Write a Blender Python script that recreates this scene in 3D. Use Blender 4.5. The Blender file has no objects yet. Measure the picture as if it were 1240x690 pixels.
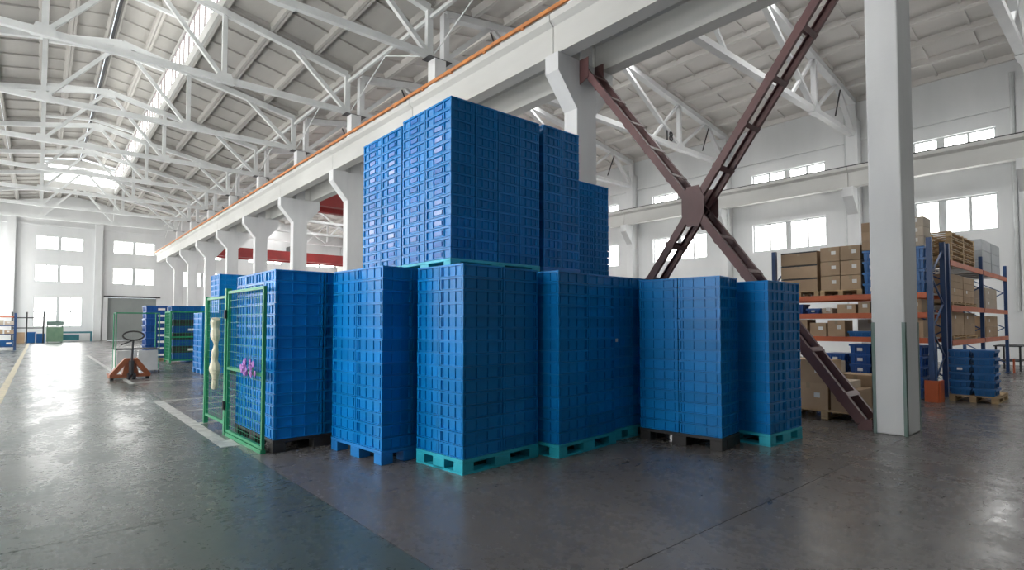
import bpy, math, random
from mathutils import Vector, Matrix
random.seed(7)
S = bpy.context.scene
COL = S.collection

# ------------------------------------------------------------------ camera
F_PX, CX, CY = 666.0, 620.0, 367.5
PITCH, YAW, EYE = math.radians(2.1), math.radians(40.66), 1.53
cam_d = bpy.data.cameras.new('camera')
cam = bpy.data.objects.new('camera', cam_d)
COL.objects.link(cam)
cam_d.sensor_fit = 'HORIZONTAL'
cam_d.sensor_width = 36.0
cam_d.lens = 36.0 * F_PX / 1240.0
cam_d.shift_y = (CY - 345.0) / 1240.0
cam_d.clip_start = 0.05
cam_d.clip_end = 300
cam.location = (0, 0, EYE)
cam.rotation_euler = (math.pi / 2 + PITCH, 0, -YAW)
S.camera = cam

# ------------------------------------------------------------------ light / view
world = bpy.data.worlds.new('overcast_sky')
S.world = world
world.use_nodes = True
bg = world.node_tree.nodes['Background']
bg.inputs[0].default_value = (0.86, 0.93, 1.0, 1)
bg.inputs[1].default_value = 2.0
PANE_STRENGTH = 7.5
BOOSTED_PANE_STRENGTH = 9.5  # left wall windows, out of view, set stronger to brighten the crates
ROOF_GLASS_STRENGTH = 2.3
RIDGE_FILL_STRENGTH = 10.0  # glow of the added, unseen ridge glazing over the right hall
S.view_settings.view_transform = 'Standard'
S.view_settings.look = 'None'
S.view_settings.gamma = 1.0
S.view_settings.use_curve_mapping = False
S.view_settings.exposure = 0.34

# ------------------------------------------------------------------ helpers
class MB:
    def __init__(s):
        s.v = []; s.f = []
    def _add(s, vs, fs):
        n = len(s.v); s.v += [tuple(p) for p in vs]; s.f += [tuple(i + n for i in f) for f in fs]
        return s
    BF = [(0, 3, 2, 1), (4, 5, 6, 7), (0, 1, 5, 4), (1, 2, 6, 5), (2, 3, 7, 6), (3, 0, 4, 7)]
    def box(s, x0, y0, z0, x1, y1, z1):
        return s._add([(x0, y0, z0), (x1, y0, z0), (x1, y1, z0), (x0, y1, z0), (x0, y0, z1), (x1, y0, z1), (x1, y1, z1), (x0, y1, z1)], MB.BF)
    def taper(s, x0, y0, x1, y1, z0, X0, Y0, X1, Y1, z1):
        return s._add([(x0, y0, z0), (x1, y0, z0), (x1, y1, z0), (x0, y1, z0), (X0, Y0, z1), (X1, Y0, z1), (X1, Y1, z1), (X0, Y1, z1)], MB.BF)
    def bar(s, p, q, w, h, up=(0, 0, 1)):
        p = Vector(p); q = Vector(q); d = (q - p).normalized(); u = Vector(up)
        a = d.cross(u)
        if a.length < 1e-4: a = d.cross(Vector((0, 1, 0)))
        a.normalize(); b = a.cross(d).normalized()
        a *= w / 2; b *= h / 2
        return s._add([p - a - b, p + a - b, p + a + b, p - a + b, q - a - b, q + a - b, q + a + b, q - a + b],
                      [(0, 1, 2, 3), (7, 6, 5, 4), (4, 5, 1, 0), (5, 6, 2, 1), (6, 7, 3, 2), (7, 4, 0, 3)])
    def tube(s, p, q, r, n=8, r2=None):
        p = Vector(p); q = Vector(q); d = (q - p).normalized(); r2 = r if r2 is None else r2
        a = d.orthogonal().normalized(); b = d.cross(a)
        vs = []
        for c, rr in ((p, r), (q, r2)):
            for i in range(n):
                t = 2 * math.pi * i / n; vs.append(c + a * math.cos(t) * rr + b * math.sin(t) * rr)
        fs = [(i, (i + 1) % n, n + (i + 1) % n, n + i) for i in range(n)]
        fs += [tuple(range(n - 1, -1, -1)), tuple(range(n, 2 * n))]
        return s._add(vs, fs)
    def path(s, pts, r, n=6):
        for a, b in zip(pts, pts[1:]): s.tube(a, b, r, n)
        return s
    def prism_y(s, poly, y0, y1):          # poly in (x, z), counter-clockwise seen from -y
        n = len(poly)
        vs = [(x, y0, z) for x, z in poly] + [(x, y1, z) for x, z in poly]
        fs = [tuple(range(n)), tuple(range(2 * n - 1, n - 1, -1))]
        fs += [(i, n + i, n + (i + 1) % n, (i + 1) % n) for i in range(n)]
        return s._add(vs, fs)
    def prism_x(s, poly, x0, x1):          # poly in (y, z)
        n = len(poly)
        vs = [(x0, y, z) for y, z in poly] + [(x1, y, z) for y, z in poly]
        fs = [tuple(range(n - 1, -1, -1)), tuple(range(n, 2 * n))]
        fs += [(i, (i + 1) % n, n + (i + 1) % n, n + i) for i in range(n)]
        return s._add(vs, fs)
    def blob(s, c, r, n=8, m=5, sq=(1, 1, 1)):
        vs = []; fs = []
        for j in range(m + 1):
            ph = math.pi * j / m
            for i in range(n):
                th = 2 * math.pi * i / n
                vs.append((c[0] + sq[0] * r * math.sin(ph) * math.cos(th), c[1] + sq[1] * r * math.sin(ph) * math.sin(th), c[2] + sq[2] * r * math.cos(ph)))
        for j in range(m):
            for i in range(n):
                fs.append((j * n + i, (j + 1) * n + i, (j + 1) * n + (i + 1) % n, j * n + (i + 1) % n))
        return s._add(vs, fs)
    def mesh(s, name, mat):
        me = bpy.data.meshes.new(name); me.from_pydata(s.v, [], s.f); me.update()
        if mat: me.materials.append(mat)
        return me
    def build(s, name, mat, parent=None, bevel=0, loc=None):
        return link(name, s.mesh(name, mat), parent, bevel, loc)

def link(name, me, parent=None, bevel=0, loc=None):
    o = bpy.data.objects.new(name, me); COL.objects.link(o)
    if parent: o.parent = parent
    if loc is not None: o.location = loc
    if bevel:
        b = o.modifiers.new('bevel', 'BEVEL'); b.width = bevel; b.segments = 2; b.limit_method = 'ANGLE'
    return o

def tag(o, label, cat, group=None):
    o['label'] = label; o['category'] = cat
    if group: o['group'] = group
    return o

def thing(name, label, cat, loc=(0, 0, 0), rz=0, group=None):
    o = bpy.data.objects.new(name, None); COL.objects.link(o)
    o.location = loc; o.rotation_euler = (0, 0, rz); o.empty_display_size = 0.2
    return tag(o, label, cat, group)

def struct(o):
    o['kind'] = 'structure'; return o

def struct_empty(name):
    o = bpy.data.objects.new(name, None); COL.objects.link(o); o['kind'] = 'structure'; return o

ORD = ['zeroth', 'first', 'second', 'third', 'fourth', 'fifth', 'sixth', 'seventh', 'eighth', 'ninth', 'tenth', 'eleventh',
       'twelfth', 'thirteenth', 'fourteenth', 'fifteenth', 'sixteenth', 'seventeenth', 'eighteenth']

# ------------------------------------------------------------------ materials
def nodes(name):
    m = bpy.data.materials.new(name); m.use_nodes = True
    nt = m.node_tree; p = nt.nodes['Principled BSDF']
    return m, nt, p
def N(nt, t, **kw):
    n = nt.nodes.new(t)
    for k, v in kw.items(): setattr(n, k, v)
    return n
def mixrgb(nt, fac, a, b):
    n = N(nt, 'ShaderNodeMix', data_type='RGBA')
    for sock, val in ((n.inputs[0], fac), (n.inputs[6], a), (n.inputs[7], b)):
        if isinstance(val, bpy.types.NodeSocket): nt.links.new(val, sock)
        elif isinstance(val, (int, float)): sock.default_value = val
        else: sock.default_value = (*val, 1)
    return n.outputs[2]
def ramp(nt, src, lo, hi, a=0.0, b=1.0):
    n = N(nt, 'ShaderNodeMapRange'); nt.links.new(src, n.inputs[0])
    n.inputs[1].default_value = lo; n.inputs[2].default_value = hi; n.inputs[3].default_value = a; n.inputs[4].default_value = b
    return n.outputs[0]
def noise(nt, vec, scale, detail=4, rough=.55, dist=0.0):
    n = N(nt, 'ShaderNodeTexNoise'); n.inputs['Scale'].default_value = scale; n.inputs['Detail'].default_value = detail
    n.inputs['Roughness'].default_value = rough; n.inputs['Distortion'].default_value = dist
    if vec is not None: nt.links.new(vec, n.inputs['Vector'])
    return n.outputs['Fac']
def pos(nt, scale=(1, 1, 1)):
    g = N(nt, 'ShaderNodeNewGeometry'); m = N(nt, 'ShaderNodeMapping'); m.inputs['Scale'].default_value = scale
    nt.links.new(g.outputs['Position'], m.inputs['Vector']); return m.outputs['Vector']

def surf(name, a, b=None, rough=.6, scale=3.0, stretch=(1, 1, 1), lo=.35, hi=.7, bump=0.0, bscale=30, metal=0.0, rnd=0.0, spec=.5, coat=0.0):
    """colour a wandering to b through noise, optional fine relief and per-object variation"""
    m, nt, p = nodes(name)
    v = pos(nt, stretch)
    col = mixrgb(nt, ramp(nt, noise(nt, v, scale), lo, hi), a, b or tuple(c * .85 for c in a))
    if rnd:
        oi = N(nt, 'ShaderNodeObjectInfo')
        hs = N(nt, 'ShaderNodeHueSaturation'); nt.links.new(col, hs.inputs['Color'])
        nt.links.new(ramp(nt, oi.outputs['Random'], 0, 1, 1 - rnd, 1 + rnd), hs.inputs['Value'])
        col = hs.outputs['Color']
    nt.links.new(col, p.inputs['Base Color'])
    p.inputs['Roughness'].default_value = rough; p.inputs['Metallic'].default_value = metal
    p.inputs['Specular IOR Level'].default_value = spec; p.inputs['Coat Weight'].default_value = coat
    if bump:
        bn = N(nt, 'ShaderNodeBump'); bn.inputs['Strength'].default_value = bump; bn.inputs['Distance'].default_value = .01
        nt.links.new(noise(nt, pos(nt), bscale), bn.inputs['Height']); nt.links.new(bn.outputs[0], p.inputs['Normal'])
    return m

M = {}
M['wall'] = surf('white_painted_wall', (.72, .73, .735), (.62, .635, .64), .8, .5, (1, 1, .35), bump=.15)
M['concrete'] = surf('white_painted_concrete', (.70, .71, .715), (.60, .61, .62), .65, 1.1, (1, 1, .3), bump=.2, bscale=18)
M['beam'] = surf('white_painted_beam', (.60, .60, .58), (.49, .49, .47), .7, .8, (1, .25, 1), bump=.2, bscale=12)
M['roof'] = surf('roof_panel_paint', (.44, .425, .395), (.34, .33, .31), .85, .7, (1, .2, 1), bump=.15, bscale=10, rnd=.06)
M['roof_pale'] = surf('pale_roof_panel_paint', (.70, .675, .645), (.58, .56, .535), .85, .7, (1, .2, 1), bump=.15, bscale=10, rnd=.05)  # paler panel colour, used for the right hall roof
M['steel_white'] = surf('white_painted_steel', (.70, .72, .715), (.60, .62, .62), .5, 1.5)
M['rail'] = surf('orange_rust_rail', (.62, .24, .07), (.40, .15, .06), .6, 3)
M['maroon'] = surf('maroon_painted_steel', (.135, .062, .062), (.095, .046, .048), .45, 2, rnd=0)
M['red'] = surf('red_crane_paint', (.36, .03, .03), (.25, .025, .025), .5, 1)
M['dark'] = surf('dark_grey_metal', (.03, .03, .035), (.02, .02, .022), .5)
M['black_plastic'] = surf('black_plastic', (.022, .022, .024), (.035, .033, .032), .55, 4)
M['blue'] = surf('blue_crate_plastic', (.002, .222, .60), (.002, .188, .52), .32, 1.2, rnd=.10, spec=.28)
M['blue_b'] = surf('blue_crate_plastic_upper', (.002, .205, .55), (.002, .172, .47), .27, 1.2, rnd=.08, spec=.34)
M['toteblue'] = surf('blue_tote_plastic', (.005, .12, .36), (.004, .10, .30), .4, 1.5, rnd=.12)
M['navy'] = surf('navy_tote_plastic', (.008, .075, .30), (.006, .06, .24), .4, 1.5, rnd=.15)
M['grip'] = surf('blue_grip_plastic', (.01, .16, .50), (.008, .13, .42), .18, 2, spec=.7)
M['turq'] = surf('turquoise_pallet_plastic', (.02, .46, .60), (.016, .37, .50), .45, 3)
M['bluepal'] = surf('blue_pallet_plastic', (.01, .22, .62), (.01, .18, .52), .45, 3)
M['wood'] = surf('pine_pallet_wood', (.50, .36, .20), (.36, .25, .14), .75, 5, (1, 1, 4), rnd=.18)
M['card'] = surf('brown_cardboard', (.44, .315, .205), (.37, .26, .165), .8, 2, rnd=.18)
M['card_pale'] = surf('pale_cardboard', (.52, .45, .37), (.45, .38, .30), .8, 2, rnd=.1)
M['wrap'] = surf('grey_wrapped_goods', (.42, .45, .48), (.34, .37, .40), .3, 3, rnd=.1)
M['label'] = surf('white_paper_label', (.8, .8, .78), (.7, .7, .68), .6)
M['tape'] = surf('brown_packing_tape', (.42, .32, .20), None, .3)
M['green'] = surf('green_painted_steel', (.018, .26, .12), (.015, .20, .09), .45, 4)
M['rackblue'] = surf('blue_rack_steel', (.025, .07, .20), (.02, .06, .16), .45, 3)
M['rackorange'] = surf('orange_rack_steel', (.60, .13, .04), (.48, .10, .035), .45, 2)
M['guard'] = surf('grey_green_guard_paint', (.14, .23, .20), (.19, .24, .23), .5, 3)
M['door'] = surf('grey_sliding_door', (.25, .27, .265), (.22, .24, .235), .55, .8)
M['grey'] = surf('light_grey_sheet', (.50, .51, .50), (.40, .41, .40), .5, 2)
M['jack'] = surf('orange_jack_paint', (.30, .095, .04), (.21, .07, .035), .5, 4)
M['cream'] = surf('cream_plastic_film', (.75, .72, .55), (.65, .62, .48), .35, 6)
M['petal'] = surf('purple_petal', (.28, .08, .42), (.50, .28, .58), .6, 60)
M['leaf'] = surf('leaf_green', (.05, .20, .05), None, .6)
M['paint_white'] = surf('floor_line_white', (.50, .51, .49), (.30, .31, .30), .45, 7, lo=.4, hi=.65)
M['paint_yellow'] = surf('floor_line_yellow', (.50, .44, .28), (.30, .28, .22), .45, 5, lo=.4, hi=.65)
M['cart_green'] = surf('pale_green_cart', (.18, .30, .20), (.13, .24, .16), .5)
M['teal'] = surf('teal_bench_paint', (.05, .22, .27), (.04, .17, .22), .5)
M['pipe'] = surf('grey_drain_pipe', (.55, .57, .57), None, .5)
M['sash'] = surf('grey_monitor_sash', (.24, .21, .21), (.19, .17, .17), .6)
M['frame'] = surf('window_frame_paint', (.55, .57, .58), (.48, .5, .5), .5)

def pane_mat(name, strength):
    m, nt, p = nodes(name)
    p.inputs['Base Color'].default_value = (.9, .93, .95, 1); p.inputs['Roughness'].default_value = .12
    p.inputs['Emission Color'].default_value = (1.0, .99, .965, 1); p.inputs['Emission Strength'].default_value = strength
    return m
M['pane'] = pane_mat('daylit_window_glass', PANE_STRENGTH)
M['boostpane'] = pane_mat('boosted_left_glass', BOOSTED_PANE_STRENGTH)  # unseen left wall panes, glow raised to lift the left-facing crate sides
M['roofpane'] = pane_mat('daylit_roof_glass', ROOF_GLASS_STRENGTH)
M['ridgefill'] = pane_mat('added_ridge_fill_glass', RIDGE_FILL_STRENGTH)  # added fill light for the right hall, out of view

def floor_mat(name, a, b, c, r0, r1):
    m, nt, p = nodes(name)
    v = pos(nt)
    big = noise(nt, v, .35, 5, .6, .6)
    streak = noise(nt, pos(nt, (1.0, .45, 1)), 1.6, 10, .72, .35)
    fine = noise(nt, v, 14, 6, .65)
    scuff = noise(nt, pos(nt, (.6, 2.2, 1)), 3.5, 10, .7, 2.0)
    col = mixrgb(nt, ramp(nt, big, .35, .65), a, b)
    col = mixrgb(nt, ramp(nt, streak, .45, .75, 0, .55), col, c)
    col = mixrgb(nt, ramp(nt, scuff, .56, .70, 0, .8), col, tuple(x * .35 for x in a))
    col = mixrgb(nt, ramp(nt, fine, .3, .7, 0, .25), col, tuple(x * .5 for x in b))
    nt.links.new(col, p.inputs['Base Color'])
    ad = N(nt, 'ShaderNodeMath', operation='ADD')
    nt.links.new(ramp(nt, streak, .35, .65, r0, r1), ad.inputs[0]); nt.links.new(ramp(nt, fine, .3, .7, -.05, .07), ad.inputs[1])
    nt.links.new(ad.outputs[0], p.inputs['Roughness'])
    p.inputs['Specular IOR Level'].default_value = .5
    bn = N(nt, 'ShaderNodeBump'); bn.inputs['Strength'].default_value = .05; bn.inputs['Distance'].default_value = .01
    nt.links.new(streak, bn.inputs['Height']); nt.links.new(bn.outputs[0], p.inputs['Normal'])
    return m
M['floor_green'] = floor_mat('sealed_green_concrete', (.066, .094, .086), (.098, .108, .105), (.056, .098, .086), .20, .34)
M['floor_grey'] = floor_mat('sealed_grey_concrete', (.126, .121, .119), (.160, .150, .145), (.104, .100, .100), .17, .34)
M['joint'] = surf('floor_joint', (.035, .035, .035), None, .9)

# ------------------------------------------------------------------ layout constants
COLX0, COLX1 = 8.95, 9.60          # column shaft in x
CXM = 9.27
YS = [-3.6 + 6 * k for k in range(12)]        # column rows: -3.6, 2.4 ... 62.4
YB, YF = -9.6, 62.4
XL, XR = -4.75, 27.4
LC, LH = 2.25, 7.0                 # left hall centre and half span
RC, RH = 18.33, 9.06
HEEL, RIDGE, SHO = 11.35, 12.72, 12.25
CH = 9.85                          # truss bottom chord

# ------------------------------------------------------------------ floor
fl = MB().box(XL, YB, -.30, XR, YF, -.03).build('floor', M['joint']); struct(fl)
fl['label'] = 'sealed concrete warehouse floor, green-grey aisle and grey storage side'
def slab(x0, y0, x1, y1, mat):
    g = .0035
    MB().taper(x0 + g, y0 + g, x1 - g, y1 - g, -.03, x0 + g, y0 + g, x1 - g, y1 - g, 0).build('floor_slab', mat, fl)
y = 5.03 - 3.12 * 5
while y < YF:
    for a, b in ((XL, -1.35), (-1.35, 1.9)):
        slab(a, max(y, YB), b, min(y + 3.12, YF), M['floor_green'])
    y += 3.12
y = 2.2 - 12
while y < YF:
    for a, b in ((1.9, 9.27), (9.27, 15.3), (15.3, 21.3), (21.3, XR)):
        slab(a, max(y, YB), b, min(y + 6, YF), M['floor_grey'])
    y += 6

# ------------------------------------------------------------------ walls with real openings
def wall_cells(us, zs, holes):
    out = []
    for u0, u1 in zip(us, us[1:]):
        for z0, z1 in zip(zs, zs[1:]):
            cu, cz = (u0 + u1) / 2, (z0 + z1) / 2
            if not any(h[0] < cu < h[1] and h[2] < cz < h[3] for h in holes): out.append((u0, u1, z0, z1))
    return out
def make_wall(name, axis, p0, p1, u_lo, u_hi, z_hi, holes):
    us = sorted({u_lo, u_hi} | {h[0] for h in holes} | {h[1] for h in holes})
    zs = sorted({0, z_hi} | {h[2] for h in holes} | {h[3] for h in holes})
    mb = MB()
    for u0, u1, z0, z1 in wall_cells(us, zs, holes):
        if axis == 'x': mb.box(p0, u0, z0, p1, u1, z1)
        else: mb.box(u0, p0, z0, u1, p1, z1)
    return struct(mb.build(name, M['wall']))
wn = [0]
def make_window(axis, p, u0, u1, z0, z1, groups=2, cols=2, rows=1, mat='pane', depth=.08, frame=.05, mull=.16, bar=.045, fmat='frame'):
    """p is the plane of the glass, groups are leaf pairs split by a broad mullion"""
    wn[0] += 1
    w = struct_empty('window_%d' % wn[0])
    fr = MB()
    def bx(mb, a0, a1, b0, b1, d0, d1):
        if axis == 'x': mb.box(p + d0, a0, b0, p + d1, a1, b1)
        else: mb.box(a0, p + d0, b0, a1, p + d1, b1)
    h = depth / 2
    bx(fr, u0, u1, z0, z0 + frame, -h, h); bx(fr, u0, u1, z1 - frame, z1, -h, h)
    bx(fr, u0, u0 + frame, z0 + frame, z1 - frame, -h, h); bx(fr, u1 - frame, u1, z0 + frame, z1 - frame, -h, h)
    gw = (u1 - u0 - 2 * frame - mull * (groups - 1)) / groups
    panes = []
    for g in range(groups):
        a = u0 + frame + g * (gw + mull)
        if g: bx(fr, a - mull, a, z0 + frame, z1 - frame, -h, h)
        pw = (gw - bar * (cols - 1)) / cols; ph = (z1 - z0 - 2 * frame - bar * (rows - 1)) / rows
        for c in range(cols):
            ua = a + c * (pw + bar)
            if c: bx(fr, ua - bar, ua, z0 + frame, z1 - frame, -h, h)
            for r in range(rows):
                za = z0 + frame + r * (ph + bar)
                if r and True: bx(fr, ua, ua + pw, za - bar, za, -h, h)
                panes.append((ua, ua + pw, za, za + ph))
    fr.build('window_frame', M[fmat], w)
    for a0, a1, b0, b1 in panes:
        mb = MB(); bx(mb, a0, a1, b0, b1, -.006, .006); mb.build('pane', M[mat], w)
    return w

BAYS = list(zip(YS, YS[1:]))
rh = []
for a, b in BAYS:
    c = (a + b) / 2
    rh += [(c - 1.72, c + 1.72, 5.12, 6.52), (c - 1.72, c + 1.72, 8.28, 9.05)]
make_wall('wall_right', 'x', XR, XR + .3, YB, YF, 15.5, rh)
for h in rh: make_window('x', XR + .14, *h, frame=.07, mull=.26, bar=.10)
lh = []
for a, b in BAYS[1:]:
    c = (a + b) / 2
    lh += [(c - 1.72, c + 1.72, 1.4, 3.85), (c - 1.72, c + 1.72, 5.12, 6.6), (c - 1.72, c + 1.72, 8.05, 9.25)]
make_wall('wall_left', 'x', XL - .3, XL, YB, YF, 15.5, lh)
for h in lh: make_window('x', XL - .14, *h, rows=2 if h[2] < 2 else 1, mat='boostpane')
bh = [(-.42, 2.85, 1.3, 3.85), (-.42, 2.85, 5.2, 6.65), (-.42, 2.85, 8.0, 9.15), (5.05, 8.25, 5.2, 6.7), (5.05, 8.25, 8.05, 9.2),
      (-4.5, -2.75, 5.2, 6.65), (-4.5, -2.75, 8.0, 9.15)]
for c in (12.4, 18.4, 24.4): bh += [(c - 1.7, c + 1.7, 5.2, 6.65), (c - 1.7, c + 1.7, 8.05, 9.2)]
doorhole = (4.72, 8.5, 0, 3.95)
make_wall('wall_back', 'y', YF, YF + .3, XL - .3, XR + .3, 15.5, bh + [doorhole])
for h in bh: make_window('y', YF + .14, *h, rows=2 if h[2] < 2 else 1, mull=.26, bar=.09)
make_wall('wall_front', 'y', YB - .3, YB, XL - .3, XR + .3, 15.5, []).data.materials[0] = M['door']  # unseen wall behind the camera, greyed to cut bounce light on the crates
d = struct_empty('door_1'); d['label'] = 'tall grey two-leaf sliding door in the far wall'
for x0, x1 in ((4.72, 6.605), (6.61, 8.5)):
    leaf = MB().box(x0, YF + .10, .02, x1, YF + .18, 3.93).build('door_leaf', M['door'], d)
    for k in range(1, 4): MB().box(x0 + .03, YF + .08, k * .98, x1 - .03, YF + .10, k * .98 + .06).build('door_rail', M['door'], leaf)
MB().box(4.4, YF - .14, 3.97, 8.8, YF, 4.1).build('door_track', M['dark'], d)
# far wall pilasters, and slim ledges
for i, x in enumerate((-1.95, 3.95)):
    tr = MB().box(x - .28, YF - .35, 0, x + .28, YF - .001, 10.6).build('trim_%d' % (i + 1), M['wall']); struct(tr)
tr = MB().box(XL, YF - .1, 10.05, 8.9, YF - .001, 10.2).build('trim_3', M['wall']); struct(tr)
tr = MB().box(4.35, YF - .2, 0, 4.7, YF - .001, 3.95).build('trim_4', M['wall']); struct(tr)
tr = MB().box(XR - .12, YB, 9.62, XR - .001, YF, 9.72).build('trim_5', M['wall']); struct(tr)

# ------------------------------------------------------------------ roof: ribbed concrete panels on the trusses
ceil = struct_empty('ceiling'); ceil['label'] = 'roof of ribbed white concrete panels with a raised glazed monitor'
def panel_mesh(w, L, mat, cross=3):
    mb = MB(); h = L / 2 - .01; r = w / 2 - .008
    mb.box(-r, -h, .20, r, h, .26)
    for s in (-1, 1):
        mb.taper(min(s * r, s * (r - .09)), -h, max(s * r, s * (r - .09)), h, 0, min(s * r, s * (r - .16)), -h, max(s * r, s * (r - .16)), h, .2)
        mb.box(-r + .1, s * h - (.12 if s > 0 else 0), .04, r - .1, s * h + (.12 if s < 0 else 0), .2)
    for k in range(cross):
        yy = -h + (k + 1) * 2 * h / (cross + 1)
        mb.box(-r + .12, yy - .04, .13, r - .12, yy + .04, .2)
    return mb.mesh('roof_panel', M[mat])
PANEL = {}
def panels(p, q, n, ya, yb, mat='roof'):
    (xa, za), (xb, zb) = p, q
    L = math.hypot(xb - xa, zb - za); w = L / n; key = (round(w, 3), mat)
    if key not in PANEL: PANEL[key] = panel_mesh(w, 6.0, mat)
    ang = -math.atan2(zb - za, xb - xa)
    for k in range(n):
        t = (k + .5) / n
        o = link('roof_panel', PANEL[key], ceil, loc=(xa + (xb - xa) * t, (ya + yb) / 2, za + (zb - za) * t + .07))
        o.rotation_euler = (0, ang, 0)
MON_END = 56.4
for a, b in [(YB, YS[0])] + BAYS:
    for s in (1, -1):
        e = (LC + s * LH, HEEL); sh = (LC + s * 2.33, SHO)
        P = (sh, e) if s > 0 else (e, sh)
        panels(*P, 3, a, b)
        if b <= MON_END + .1:
            mp = ((LC + .06, 14.82), (LC + s * 2.75, 14.38)) if s > 0 else ((LC + s * 2.75, 14.38), (LC - .06, 14.82))
            panels(*mp, 2, a, b)
        else:
            mp = ((LC, RIDGE), (LC + s * 2.33, SHO)) if s > 0 else ((LC + s * 2.33, SHO), (LC, RIDGE))
            panels(*mp, 2, a, b)
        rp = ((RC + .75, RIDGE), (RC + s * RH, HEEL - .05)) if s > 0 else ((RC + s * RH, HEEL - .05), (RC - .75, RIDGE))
        panels(*rp, 6, a, b, 'roof_pale')
# unseen ridge glazing added to brighten the right hall, one run per bay
for a, b in [(YB, YS[0])] + BAYS:
    wn[0] += 1
    w = struct_empty('window_%d' % wn[0])
    for s in (1, -1):
        MB().box(min(RC + s * .75, RC + s * .69), a + .02, RIDGE + .05, max(RC + s * .75, RC + s * .69), b - .02, RIDGE + .5).build('window_frame', M['frame'], w)
    for k in range(6):
        ya = a + k * (b - a) / 6
        MB().prism_y([(RC - .69, RIDGE + .46), (RC + .69, RIDGE + .46), (RC + .69, RIDGE + .48), (RC - .69, RIDGE + .48)], ya + .03, ya + (b - a) / 6 - .03).build('pane', M['ridgefill'], w)
        MB().box(RC - .69, ya - .03, RIDGE + .44, RC + .69, ya + .03, RIDGE + .5).build('fill_glazing_bar', M['frame'], w)
# a ridge beam under the monitor, kerbs, glazing
MB().box(LC - .05, YB, 14.72, LC + .05, MON_END, 14.86).build('ridge_strip', M['dark'], ceil)
for s in (1, -1):
    x = LC + s * 2.33
    MB().box(x - .09, YB, SHO + .1, x + .09, MON_END, 12.80).build('monitor_kerb', M['beam'], ceil)
    MB().box(x - .08, YB, 14.22, x + .08, MON_END, 14.42).build('monitor_head', M['beam'], ceil)
for a, b in [(YB, YS[0])] + [q for q in BAYS if q[1] <= MON_END + .1]:
    for s in (1, -1):
        make_window('x', LC + s * 2.33, a + .05, b - .05, 12.80, 14.22, groups=1, cols=6, mat='roofpane', frame=.04, bar=.06, depth=.12, fmat='sash')
make_window('y', MON_END, LC - 2.3, LC + 2.3, 12.80, 14.22, groups=1, cols=6, mat='roofpane')
MB().box(LC - 2.4, MON_END - .1, SHO + .1, LC + 2.4, MON_END + .1, 12.8).build('monitor_kerb', M['beam'], ceil)
MB().prism_y([(LC - 2.4, 14.22), (LC + 2.4, 14.22), (LC, 14.8)], MON_END - .08, MON_END + .08).build('monitor_gable', M['beam'], ceil)

# ------------------------------------------------------------------ trusses
def truss(cx, H, y, label, left):
    t = thing('roof_truss', label, 'truss', (cx, y, CH), 0, 'left hall trusses' if left else 'right hall trusses')
    m = M['steel_white'] if left else M['concrete']
    w = .16 if left else .24
    h = HEEL - CH - .08; sh = SHO - CH - .08; rd = RIDGE - CH - .05
    R = H - .28
    u = (0, 1, 0)
    MB().box(-R - .1, -w / 2, -.10, R + .1, w / 2, .10).build('bottom_chord', m, t)
    n1 = 2.33 if left else 4.5
    m1 = 4.6 if left else 6.9
    zt = lambda x: (rd + (sh - rd) * abs(x) / 2.33 if abs(x) < 2.33 else sh + (h - sh) * (abs(x) - 2.33) / (LH - 2.33)) if left else rd + (h - rd) * abs(x) / RH
    xs = [-R, -n1, 0, n1, R]
    for a, b in zip(xs, xs[1:]): MB().bar((a, 0, zt(a)), (b, 0, zt(b)), .22, w + .03, u).build('top_chord', m, t)
    for s in (1, -1):
        MB().box(min(s * (R - .1), s * (R + .1)), -w / 2, .1, max(s * (R - .1), s * (R + .1)), w / 2, zt(R)).build('end_post', m, t)
        MB().bar((s * n1, 0, 0), (0, 0, zt(0)), .13, w * .8, u).build('diagonal', m, t)
        MB().bar((s * n1, 0, .08), (s * n1, 0, zt(n1)), .15, w * .8, u).build('vertical', m, t)
        MB().bar((s * m1, 0, zt(m1)), (s * (R - .05), 0, .05), .15, w * .8, u).build('diagonal', m, t)
        MB().prism_y([(s * n1 - .32, -.12), (s * n1 + .32, -.12), (s * n1 + .2, .22), (s * n1 - .2, .22)], -w / 2 - .02, w / 2 + .02).build('gusset', m, t)
        if not left:
            MB().bar((s * n1, 0, .05), (s * m1, 0, zt(m1)), .10, .14, u).build('diagonal', m, t)
            MB().bar((s * 2.3, 0, 0), (s * n1, 0, zt(n1)), .10, .12, u).build('diagonal', m, t)
            MB().tube((s * (m1 + .1), -.1, zt(m1) - .25), (s * (m1 - .5), -.1, .25), .03, 6).build('tie_rod', M['dark'], t)
        MB().prism_y([(-.3, zt(0) - .3), (.3, zt(0) - .3), (.22, zt(0) + .05), (-.22, zt(0) + .05)], -w / 2 - .02, w / 2 + .02).build('gusset', m, t) if s > 0 else None
    if left and y <= MON_END:      # monitor frame on the truss
        for s in (1, -1):
            MB().box(s * 2.33 - .06, -.07, sh + .1, s * 2.33 + .06, .07, 14.35 - CH).build('monitor_post', m, t)
            MB().bar((s * 2.5, 0, 14.36 - CH), (0, 0, 14.74 - CH), .14, .14, u).build('monitor_rafter', m, t)
    return t
TY = YS[1:11]
for i, yy in enumerate(TY):
    k = len(TY) - i
    truss(LC, LH, yy, 'white steel roof truss across the left hall, %s counting from the far wall' % ORD[k], True)
    truss(RC, RH, yy, 'heavy white roof truss across the right hall, %s counting from the far wall' % ORD[k], False)

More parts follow.
